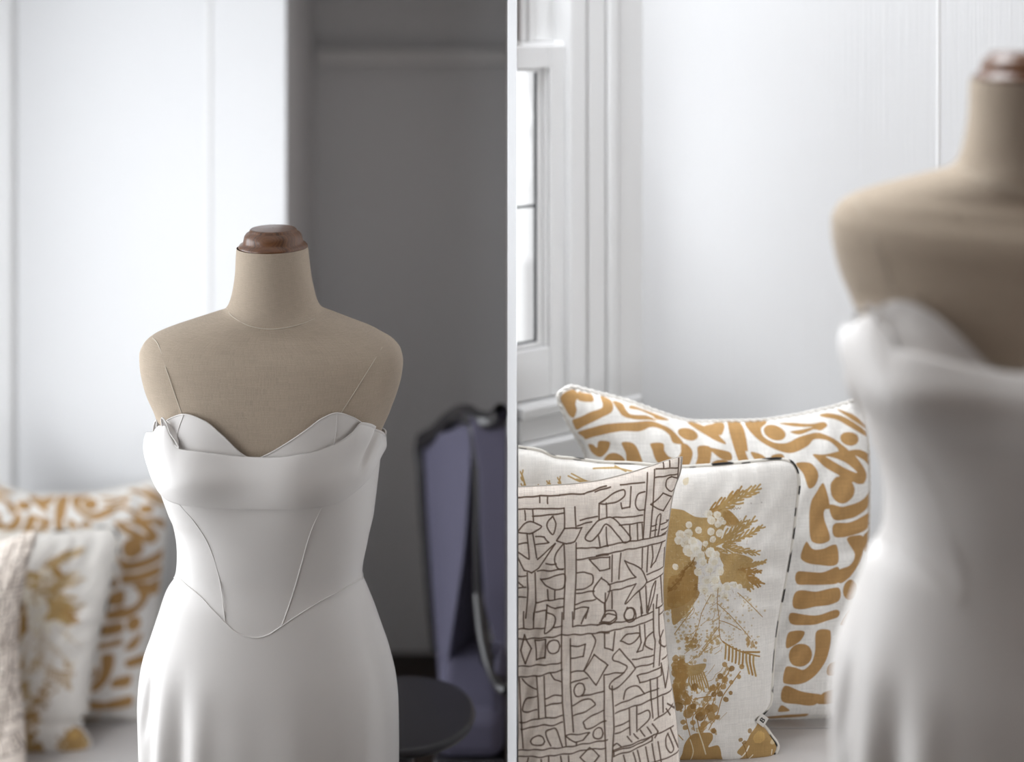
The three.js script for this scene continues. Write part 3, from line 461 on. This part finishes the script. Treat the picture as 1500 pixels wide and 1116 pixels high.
function stitchedCloth() {
  const K = 3.8, c = canvas(256 * K | 0, 528 * K | 0), x = c.getContext('2d');
  x.fillStyle = '#efe3d8'; x.fillRect(0, 0, c.width, c.height);
  x.lineJoin = 'round'; x.lineCap = 'round';
  let k = 1;
  const from = (q, ox, oy) => { k = q; x.setTransform(K / q, 0, 0, K / q, (ox - 750) * K, (oy - 660) * K); };
  const st = (...p) => {                               // a chain-stitched line: an uneven double pass
    for (const [w, al] of [[2.5, 0.5], [1.3, 0.9]]) { x.strokeStyle = '#5d4a3c'; x.globalAlpha = al; x.lineWidth = w * k; spline(x, p.map(([a, b]) => [a + (rnd() - 0.5) * 2.4, b + (rnd() - 0.5) * 2.4]), false); x.stroke(); }
    x.globalAlpha = 1;
  };
  const sh = (...p) => st(...p, p[0], p[0]), poly = (...p) => { for (let i = 0; i < p.length; i++) { const a = p[i], b = p[(i + 1) % p.length]; st(a, [(a[0] + b[0]) / 2 + (rnd() - 0.5) * 5, (a[1] + b[1]) / 2 + (rnd() - 0.5) * 5], b); } };
  const L = (...p) => { for (let i = 0; i + 1 < p.length; i++) { const a = p[i], b = p[i + 1]; st(a, [(a[0] + b[0]) / 2 + (rnd() - 0.5) * 4, (a[1] + b[1]) / 2 + (rnd() - 0.5) * 4], b); } };
  const oval = (a, b, r, q) => sh(...Array.from({ length: 8 }, (_, i) => [a + Math.cos(i * 0.785) * r, b + Math.sin(i * 0.785) * q]));
  from(4.853, 757, 660);                               // upper left
  L([0, 315], [160, 305], [300, 300], [470, 290], [631, 240]); L([0, 385], [330, 380]); L([110, 430], [330, 410]); L([55, 395], [60, 455]); L([110, 390], [115, 460]); L([160, 310], [160, 345]); L([215, 312], [215, 350]);
  sh([5, 530], [50, 480], [100, 465], [170, 492], [130, 520], [80, 545]); L([70, 545], [85, 700]); L([110, 540], [135, 700]); sh([250, 430], [270, 480], [250, 550], [210, 500], [215, 465]); L([130, 555], [190, 562], [220, 600], [130, 610]); poly([275, 590], [330, 505], [450, 505], [400, 590], [340, 608]);
  L([0, 610], [70, 605]); L([85, 710], [0, 660]); L([0, 690], [50, 780], [100, 800], [150, 770], [265, 610]); L([140, 710], [265, 610]); st([320, 610], [270, 670], [260, 720], [280, 770], [315, 780]); L([200, 740], [270, 740]); L([140, 790], [320, 775]); L([70, 800], [75, 900], [60, 1116]); L([125, 800], [130, 1000], [110, 1116]); L([325, 610], [330, 900], [318, 1116]); L([410, 600], [405, 860], [390, 1116]);
  L([0, 820], [60, 820]); L([0, 900], [60, 895]); st([0, 850], [40, 890]); L([0, 965], [60, 965]); sh([165, 850], [320, 810], [320, 905], [250, 910], [200, 885]); L([210, 915], [215, 990]); L([260, 915], [258, 985]); L([130, 1000], [220, 990], [320, 975]); L([200, 1116], [205, 1020], [260, 1050], [320, 1025]); L([130, 1060], [200, 1055]);
  L([330, 505], [330, 380]); L([410, 505], [405, 370]); L([415, 640], [631, 630]); L([415, 715], [631, 685]); poly([500, 715], [640, 700], [640, 780], [570, 795]); st([410, 800], [470, 800], [520, 825], [520, 880], [480, 905], [410, 920]); L([410, 945], [530, 930]); L([400, 1020], [540, 985]); sh([580, 845], [640, 900], [620, 990], [595, 1015], [530, 960], [530, 910]); L([600, 1020], [605, 1116]); L([395, 1050], [490, 1040], [470, 1116]);
  L([575, 350], [570, 450]); L([625, 345], [625, 440]); L([440, 455], [560, 430]); L([420, 490], [520, 465]); st([620, 440], [560, 460], [490, 540], [475, 580], [520, 590], [570, 540], [620, 480], [700, 560], [745, 610], [790, 580], [720, 490], [660, 440], [620, 440]); L([565, 555], [575, 630]); L([620, 500], [625, 625]);
  from(4.853, 870, 660);                               // upper right
  L([0, 275], [110, 245]); L([180, 230], [350, 210]); sh([30, 350], [120, 290], [200, 260], [205, 300], [140, 340], [70, 350]); L([255, 240], [240, 370], [185, 380], [180, 345]); st([350, 270], [300, 290], [280, 350], [300, 390], [345, 395]); L([120, 440], [330, 430]); L([165, 490], [330, 480]); L([235, 490], [240, 600]); L([290, 490], [290, 595]); L([325, 490], [330, 590]);
  L([375, 150], [345, 400], [330, 600]); L([425, 130], [400, 400], [380, 590]); L([430, 180], [585, 165]); L([435, 125], [590, 118]); L([490, 80], [490, 115]); L([535, 70], [535, 110]); L([600, 50], [590, 250]); sh([545, 180], [590, 200], [585, 255], [545, 285], [505, 250], [510, 200]); poly([480, 290], [545, 325], [480, 415], [390, 360]); L([395, 510], [430, 505]); L([395, 545], [430, 545]); st([415, 590], [430, 460], [460, 435], [455, 500], [440, 590]); L([460, 510], [520, 500]); L([465, 550], [520, 545]); L([470, 585], [520, 575]); L([505, 490], [525, 500]);
  L([0, 640], [200, 605], [500, 590]); L([0, 690], [200, 660], [495, 640]); L([110, 690], [105, 870]); L([170, 680], [155, 860]); st([200, 740], [300, 790], [345, 870], [340, 920], [200, 1030], [230, 970], [275, 905]); L([200, 740], [230, 800], [275, 855]); L([80, 890], [275, 855]); L([80, 940], [275, 905]); L([325, 660], [320, 800]); L([365, 655], [355, 830]); L([395, 655], [400, 740], [385, 805], [420, 770], [470, 640]); L([355, 850], [490, 828]); L([355, 905], [490, 880]); L([490, 690], [485, 820]); L([60, 950], [60, 1080]); L([105, 945], [105, 1060]); L([300, 960], [320, 1116]); L([345, 930], [350, 1116]); st([360, 1080], [390, 960], [420, 910], [405, 1000], [365, 1100]); L([460, 890], [470, 1080]); L([430, 1010], [420, 1100], [480, 1095]); sh([210, 1060], [260, 1080], [270, 1140], [220, 1165], [190, 1116]); sh([60, 1080], [120, 1075], [135, 1120], [90, 1150], [30, 1140]);
  from(4.73, 757, 880);                                // lower left
  L([45, 0], [45, 110]); L([110, 0], [110, 105]); sh([195, 0], [255, 40], [240, 105], [185, 145], [190, 70]); L([0, 115], [180, 105]); L([245, 105], [300, 95]); L([0, 180], [160, 175], [300, 155], [615, 150]); L([370, 0], [370, 100]); L([470, 0], [430, 85]); L([375, 100], [615, 90]); L([300, 0], [295, 340], [300, 600], [325, 910]); L([355, 185], [355, 500], [375, 820]);
  poly([50, 150], [95, 245], [55, 345], [25, 250]); poly([120, 190], [190, 185], [185, 305], [130, 325]); oval(243, 230, 42, 46); L([0, 360], [180, 355], [295, 340]); L([0, 440], [150, 425], [300, 390]); st([35, 450], [80, 500], [130, 510]); L([130, 430], [145, 715]); L([180, 430], [190, 710]); st([220, 410], [250, 455], [290, 470]); st([130, 560], [60, 590], [40, 665], [130, 660]); L([190, 580], [295, 560]); L([190, 630], [295, 610]); L([20, 740], [200, 715], [300, 700]); L([25, 785], [200, 765], [300, 745]); L([15, 450], [40, 930]); oval(137, 875, 46, 34); st([225, 915], [190, 820], [225, 785], [260, 790], [300, 915]); L([0, 945], [250, 930], [600, 880]); L([0, 990], [250, 985], [430, 950], [590, 935]);
  L([355, 235], [455, 220], [440, 300], [360, 315]); st([500, 155], [525, 210], [490, 300], [445, 395]); poly([515, 300], [605, 370], [525, 495], [445, 400]); L([360, 405], [440, 400]); L([360, 475], [470, 455]); oval(415, 530, 36, 46); L([430, 575], [580, 540]); st([370, 630], [470, 590], [505, 610], [510, 645], [375, 705]); st([580, 675], [450, 730], [445, 760], [470, 795], [590, 750]); poly([320, 840], [480, 820], [440, 875], [390, 885], [350, 870]); oval(538, 835, 34, 38); L([395, 885], [395, 910]); poly([480, 930], [545, 985], [485, 1080], [420, 1000]); L([75, 1000], [60, 1050], [0, 1075]); L([160, 1000], [165, 1090]); L([210, 990], [210, 1090]); L([0, 1110], [300, 1085]); L([290, 990], [310, 1116]); L([340, 980], [350, 1116]); st([350, 1030], [430, 1060], [430, 1116]); L([510, 1100], [600, 1080]);
  from(4.73, 870, 880);                                // lower right
  sh([20, 80], [70, 30], [125, 40], [130, 70], [85, 95]); oval(220, 40, 36, 42); L([300, 0], [305, 60]); L([350, 0], [350, 50]); L([0, 95], [200, 85], [385, 50]); L([0, 150], [200, 130], [385, 105]); L([50, 150], [50, 250], [105, 270], [120, 150]); sh([160, 220], [210, 175], [290, 180], [260, 225], [215, 242]); L([290, 130], [300, 240], [270, 300], [310, 295], [330, 230], [325, 125]); st([385, 190], [340, 220], [330, 270], [380, 305]); st([390, 0], [390, 200], [400, 260], [385, 420]); st([430, 30], [430, 200], [440, 280], [425, 420]);
  st([150, 270], [110, 300], [110, 340], [200, 395], [90, 500], [90, 540], [130, 530], [240, 430], [250, 395], [150, 270]); L([240, 350], [385, 345]); L([260, 405], [385, 395]); L([45, 435], [180, 425]); L([45, 440], [45, 700], [60, 1116]); L([100, 520], [110, 800], [95, 1116]); poly([270, 465], [440, 435], [440, 490], [290, 515]); st([175, 610], [190, 550], [230, 525], [280, 540], [320, 590]); L([120, 645], [320, 590], [420, 575]); L([120, 695], [360, 640], [520, 620]); L([360, 500], [375, 760]); L([410, 500], [415, 760]); L([215, 680], [220, 860]); L([265, 670], [265, 840]); st([275, 720], [345, 705], [350, 760], [275, 830]); L([120, 790], [215, 765]); L([120, 840], [215, 810]); L([105, 970], [300, 920], [380, 880], [520, 850]); poly([105, 960], [370, 885], [370, 920], [110, 1005]); st([105, 930], [130, 910], [160, 940]); for (const q of [200, 245, 290, 335]) L([q, 870 - (q - 200) * 0.4], [q + 30, 905 - (q - 200) * 0.3]); L([370, 800], [410, 860], [390, 900]); L([385, 780], [480, 740], [520, 710]); for (const q of [175, 240, 270, 325, 370, 410]) L([q, 1000 - (q - 175) * 0.3], [q + 25, 1090]); sh([480, 890], [520, 1000], [500, 1025], [470, 980], [465, 920]); L([500, 860], [560, 1020]); L([330, 1080], [560, 1040]); st([460, 200], [430, 270], [485, 320], [500, 210]); L([450, 390], [520, 380]); L([450, 30], [490, 25]); L([430, 85], [495, 75]); L([440, 410], [470, 585], [500, 450]); st([470, 100], [480, 160], [500, 190]); L([480, 690], [540, 750]); L([470, 720], [500, 770]); L([450, 640], [450, 740]);
  x.setTransform(1, 0, 0, 1, 0, 0); return weave(c, 0.14, 3, 0.8);
}
const clothBump = (() => { const t = heightCloth(512, 2); t.repeat.set(3, 3); return t; })();
const clothMat = (c) => std({ map: (() => { const t = new THREE.CanvasTexture(c); t.colorSpace = THREE.SRGBColorSpace; return t; })(), bumpMap: clothBump, bumpScale: 0.0005, roughness: 0.95 });
const backCloth = (col) => std({ color: col, bumpMap: clothBump, bumpScale: 0.0005, roughness: 0.95 });
// An upholstered cushion that leans back. Its outline is given as seen from the front; r: [x0, y0, x1, y1] is the printed cloth.
function cushion(name, label, group, o) {
  const { d, tilt, base, r, T, back, press } = o, ct = Math.cos(tilt), st = Math.sin(tilt), s = d / F, ox = ((o.px ?? 1000) - 750) * s;
  const flat = ([px, py]) => { const q = (py + 30) / F, t = (EYE - base - q * d) / (ct + q * st); return [(px - 750) / F * (d + t * st) - ox, t]; };
  const curve = (pts, clean) => { const c = new THREE.CatmullRomCurve3(pts.map((p) => { const [a, b] = flat(p); return V(a, b, 0); }), false, 'centripetal'), n = c.getSpacedPoints(120); return (t) => { const q = t * 120, i = Math.min(119, Math.floor(q)); return n[i].clone().lerp(n[i + 1], q - i); }; };
  const top = curve(o.top), right = curve(o.right), bottom = curve(o.bottom), left = curve(o.left);   // left to right, top to bottom
  const [ua, va] = flat([r[0], r[3]]), [ub, vb] = flat([r[2], r[1]]);
  const c00 = top(0), c10 = top(1), c01 = bottom(0), c11 = bottom(1);
  const at = (u, v) => top(u).multiplyScalar(1 - v).addScaledVector(bottom(u), v).addScaledVector(left(v), 1 - u).addScaledVector(right(v), u)
    .addScaledVector(c00, -(1 - u) * (1 - v)).addScaledVector(c10, -u * (1 - v)).addScaledVector(c01, -(1 - u) * v).addScaledVector(c11, -u * v);
  const lump = (a, b) => Math.sin(a * 11 + o.k) * Math.sin(b * 9 + 2 * o.k) * 0.5 + Math.sin(a * 23 + b * 17 + o.k) * 0.25;
  const bulge = (u, v) => { const q = press ? 0.5 + u / 2 : u, e = Math.max(0, 1 - Math.pow(Math.abs(2 * q - 1), 2.6)), f = Math.max(0, 1 - Math.pow(Math.abs(2 * v - 1), 2.8)); return Math.pow(e * f, 0.55); };
  const pucker = (u, v) => { let z = 0; const near = (e) => Math.exp(-e * 9) * (1 - Math.exp(-e * 40)); z += near(v) * Math.sin(u * 46 + Math.sin(u * 13 + o.k) * 3) + near(1 - u) * Math.sin(v * 40 + Math.sin(v * 11 + o.k) * 3); return z * o.pleat; };
  const root = thing(name, label, 'cushion', [ox, base, -d], 0, group); root.rotation.x = -tilt;
  const face = (k) => grid(90, 90, (u, v) => { const p = at(u, v), a = (p.x - ua) / (ub - ua), b = (p.y - va) / (vb - va); const f = bulge(u, v); p.z = k > 0 ? f * (T + 0.006 * lump(u * 3, v * 3)) + pucker(u, v) : -f * T * back; return k > 0 ? [p, a, b] : [p, a, b]; });
  const fg = face(1), bg = face(-1); { const a = fg.index.array; for (let i = 0; i < a.length; i += 3) { const t = a[i]; a[i] = a[i + 1]; a[i + 1] = t; } fg.computeVertexNormals(); }
  part('front_panel', fg, o.mat, root); part('back_panel', bg, o.backMat, root);
  const rim = [...(press ? [] : Array.from({ length: 60 }, (_, i) => left(1 - i / 60))), ...Array.from({ length: 60 }, (_, i) => top(i / 60)), ...Array.from({ length: 60 }, (_, i) => right(i / 60)), ...Array.from({ length: 61 }, (_, i) => bottom(1 - i / 60))];
  return { root, rim, at };
}
const rope = (pts, r, closed, twist) => {              // two strands laid round each other
  const c = new THREE.CatmullRomCurve3(pts, closed), n = Math.round(c.getLength() / (r * 0.9)), fr = c.computeFrenetFrames(n, closed), g = [];
  const P = c.getSpacedPoints(n);
  for (const ph of [0, Math.PI]) g.push(tube(P.map((p, i) => { const a = ph + i * twist; return p.clone().addScaledVector(V(0, 0, 1), Math.sin(a) * r * 0.55).addScaledVector(V(0, 1, 0), Math.cos(a) * r * 0.4).addScaledVector(V(1, 0, 0), Math.cos(a) * r * 0.4); }), r * 0.62, closed, n * 2, 6));
  return mergeGeometries(g);
};
const GR = 'cushions heaped on the window bench', GL = 'cushions on the low bench in the left room';
const ochre = cushion('cushion', 'large white cushion with bold ochre glyphs and rope piping, rearmost on the window bench', GR, {
  d: 2.15, tilt: 0.16, base: RB, r: [810, 560, 1300, 1065], T: 0.075, back: 0.3, pleat: 0.005, k: 1.3, px: 1050, mat: clothMat(glyphCloth()), backMat: backCloth(rgb(0.78, 0.76, 0.72)),
  top: [[818, 578], [822, 569], [834, 567], [870, 575], [920, 588], [970, 606], [1010, 617], [1060, 617], [1110, 616], [1150, 611], [1190, 603], [1230, 593], [1262, 583]],
  right: [[1262, 583], [1268, 600], [1272, 680], [1272, 760], [1268, 850], [1264, 950], [1268, 1030], [1270, 1050]], bottom: [[868, 1050], [930, 1052], [1000, 1051], [1110, 1052], [1200, 1049], [1270, 1050]],
  left: [[818, 578], [824, 600], [840, 632], [855, 655], [862, 690], [868, 760], [870, 860], [866, 960], [868, 1050]] });
part('piping', rope(ochre.rim.filter((_, i) => i % 3 === 0), 0.0038, true, 0.9), std({ color: rgb(0.74, 0.71, 0.66), roughness: 0.9 }), ochre.root, 'twisted white rope piping');
const floral = cushion('cushion', 'white cushion with ochre wattle sprigs and black and white piping, middle of the heap', GR, {
  d: 2.05, tilt: 0.13, base: RB, r: [750, 640, 1180, 1130], T: 0.062, back: 0.35, pleat: 0.0045, k: 2.1, press: true, px: 960, mat: clothMat(floralCloth()), backMat: backCloth(rgb(0.76, 0.74, 0.71)),
  top: [[759, 655], [790, 660], [812, 669], [840, 672], [880, 677], [930, 679], [985, 684], [1050, 681], [1100, 676], [1145, 673], [1160, 678], [1167, 690]],
  right: [[1167, 690], [1170, 706], [1167, 735], [1160, 790], [1151, 845], [1140, 905], [1133, 960], [1130, 1005], [1128, 1030], [1118, 1044], [1106, 1054], [1118, 1062], [1130, 1078], [1139, 1092], [1134, 1105], [1118, 1111]],
  bottom: [[759, 1108], [850, 1109], [950, 1111], [1050, 1112], [1118, 1111]], left: [[759, 655], [759, 800], [759, 950], [759, 1108]] });
{
  const c = canvas(1024, 8), x = c.getContext('2d'); x.fillStyle = '#d9d4cb'; x.fillRect(0, 0, 1024, 8);
  for (let i = 0; i < 1024;) { const l = 8 + rnd() * 30; x.fillStyle = '#14110f'; x.beginPath(); x.ellipse(i + l / 2, rnd() * 8, l / 2, 1.6 + rnd() * 2.2, 0.1, 0, 7); x.fill(); i += l + 4 + rnd() * 18; }
  part('piping', tube(floral.rim, 0.0032, false, 400, 8), std({ map: texture(c, true), roughness: 0.9 }), floral.root, 'black and white patterned piping');
  const t = canvas(96, 96), y = t.getContext('2d'); y.fillStyle = '#e9e5df'; y.fillRect(0, 0, 96, 96); y.fillStyle = '#0c0b0a'; y.font = 'bold 74px sans-serif'; y.textAlign = 'center'; y.fillText('B', 48, 75);
  const g = new THREE.BoxGeometry(0.015, 0.013, 0.0008), tag = part('tag', g, std({ map: texture(t, true), roughness: 0.9 }), floral.root, 'small white tag with a black letter B');
  const q = floral.at(1, 0.80); tag.position.set(q.x + 0.003, q.y - 0.004, 0.006); tag.rotation.set(-0.1, 0, 0.95);
}
const beige = cushion('cushion', 'beige linen cushion stitched all over with brown outlined glyphs, frontmost on the window bench', GR, {
  d: 1.95, tilt: 0.1, base: RB, r: [750, 660, 1006, 1188], T: 0.055, back: 0.35, pleat: 0.0025, k: 0.4, press: true, px: 880, mat: clothMat(stitchedCloth()), backMat: backCloth(rgb(0.6, 0.55, 0.5)),
  top: [[759, 713], [800, 711], [845, 708], [880, 703], [920, 693], [955, 682], [985, 672], [999, 669]],
  right: [[999, 669], [997, 690], [988, 715], [980, 760], [974, 810], [971, 860], [974, 920], [980, 980], [989, 1040], [993, 1080], [996, 1130], [998, 1168]],
  bottom: [[759, 1166], [850, 1167], [930, 1168], [998, 1168]], left: [[759, 713], [759, 900], [759, 1050], [759, 1166]] });
part('seam', tube(beige.rim, 0.0011, false, 300, 6), beige.root.children[1].material, beige.root);
for (const [src, label, dx, y, d] of [[ochre, 'blurred cushion printed with bold ochre glyphs, rearmost on the low bench in the left room', -1.319, LB, 2.86], [floral, 'blurred white cushion with ochre sprigs, between the other two on the low bench', -1.25, LB, 2.755], [beige, 'blurred plain-looking beige cushion cut by the left edge of the photo', -1.184, LB, 2.645]]) {
  const c = src.root.clone(); c.name = numbered('cushion'); c.userData = { label, category: 'cushion', group: GL }; c.position.set(src.root.position.x + dx, y, -d); scene.add(c);
}
// ------------------------------------------------------------------ carved armchair and round side table in the dark recess
const at = (px, py, d) => V((px - 750) / F * d, EYE - (py + 30) / F * d, -d);
{
  const velvet = phys({ color: rgb(0.1, 0.095, 0.145), roughness: 0.75, sheen: 1, sheenRoughness: 0.4, sheenColor: rgb(0.7, 0.7, 1.0), bumpMap: (() => { const t = heightCloth(256, 3); t.repeat.set(6, 6); return t; })(), bumpScale: 0.0008 });
  const ch = thing('armchair', 'dark carved armchair upholstered in violet velvet, blurred in the dark recess beside the sharp form', 'chair', [0, 0, 0]);
  const rel = (p) => p;
  // outside of the back: a curved velvet panel running away into the room
  const lp = [[617, 648], [619, 700], [624, 780], [631, 860], [640, 950], [650, 1010]], rp = [[688, 622], [694, 660], [697, 720], [696, 800], [698, 880], [710, 1000]];
  const edge = (pts, d) => new THREE.CatmullRomCurve3(pts.map(([a, b]) => at(a, b, d)), false, 'centripetal');
  const rg = [[690, 622], [690, 660], [686, 720], [680, 800], [669, 880], [657, 960], [651, 1010]], el = edge(lp, 2.93), em = edge(rg, 2.71), er = edge(rp, 2.86);
  const panel = (off) => grid(36, 40, (u, v) => { const k = u < 0.5 ? u * 2 : u * 2 - 1, p = (u < 0.5 ? el : em).getPoint(v).lerp((u < 0.5 ? em : er).getPoint(v), k); p.x += -0.01 * Math.sin(Math.PI * k) * (u < 0.5 ? 1 : -0.6) + off * 0.5; p.z -= off; return [p, u, v]; });
  part('back_panel', panel(0), velvet, ch); part('back_lining', panel(0.02), velvet, ch);
  part('back_frame', tube([...lp.map(([a, b]) => at(a, b, 2.92)).reverse().slice(-5), ...[[640, 632], [668, 610], [686, 612]].map(([a, b], i) => at(a, b, 2.88 - i * 0.07)), ...rp.map(([a, b]) => at(a + 6, b, 2.70))], 0.013, false, 120, 10), M.black, ch);
  part('crest', tube([at(620, 646, 2.9), at(640, 634, 2.86), at(664, 612, 2.8), at(684, 606, 2.72), at(700, 615, 2.68), at(722, 616, 2.66), at(736, 604, 2.64)], 0.019, false, 60, 10), M.black, ch);
  const s = new THREE.Shape(); const o = [[690, 614], [712, 619], [725, 614], [741, 600], [741, 985], [728, 950], [712, 880], [706, 780], [704, 690]].map(([a, b]) => at(a, b, 2.66)); o.forEach((p, i) => s[i ? 'lineTo' : 'moveTo'](p.x, p.y)); s.closePath();
  part('inside_back', new THREE.ExtrudeGeometry(s, { depth: 0.03, bevelEnabled: true, bevelSize: 0.003, bevelThickness: 0.004, bevelSegments: 2 }).translate(0, 0, -2.69), velvet, ch);
  part('arm', tube([at(700, 870, 2.62), at(707, 930, 2.58), at(718, 975, 2.55), at(732, 1005, 2.53), at(741, 1012, 2.52)], 0.011, false, 60, 10), M.black, ch);
  part('arm_pad', new THREE.SphereGeometry(0.03, 24, 16).scale(0.45, 0.8, 1.6).translate(-0.026, at(737, 975, 2.56).y, -2.58), velvet, ch);
  part('seat', rbox(0.13, 0.09, 0.3, 0.03, -0.077, at(700, 1035, 2.6).y - 0.01, -2.66), velvet, ch);
  const y0 = at(700, 1035, 2.6).y - 0.05;
  part('seat_rail', rbox(0.135, 0.035, 0.31, 0.01, -0.078, y0 - 0.018, -2.66), M.black, ch);
  for (const [lx, lz] of [[-0.03, -2.54], [-0.125, -2.54], [-0.03, -2.78], [-0.125, -2.78]]) part('leg', new THREE.LatheGeometry([[0.009, 0], [0.013, 0.02], [0.01, 0.06], [0.016, 0.22], [0.02, y0 - 0.036]].map(([r, y]) => new THREE.Vector2(r, y)), 14).translate(lx, 0, lz), M.black, ch);
  const d = 2.3, tb = thing('side_table', 'small round black side table, blurred between the sharp gown and the velvet armchair', 'table', [(592 - 750) / F * d, 0, -d]);
  const ty = EYE - (1040 + 30) / F * d;
  part('table_top', new THREE.LatheGeometry([[0.001, ty], [0.112, ty], [0.118, ty - 0.003], [0.12, ty - 0.009], [0.117, ty - 0.016], [0.1, ty - 0.018], [0.001, ty - 0.018]].map(([r, y]) => new THREE.Vector2(r, y)), 64), phys({ color: rgb(0.025, 0.023, 0.026), roughness: 0.4, clearcoat: 0.15 }), tb);
  part('pedestal', new THREE.LatheGeometry([[0.02, 0.02], [0.014, 0.12], [0.022, 0.25], [0.016, ty - 0.06], [0.03, ty - 0.018]].map(([r, y]) => new THREE.Vector2(r, y)), 24), M.black, tb);
  part('foot', new THREE.LatheGeometry([[0.001, 0.035], [0.03, 0.03], [0.09, 0.012], [0.098, 0.005], [0.096, 0]].map(([r, y]) => new THREE.Vector2(r, y)), 40), M.black, tb);
}
renderer.render(scene, camera);
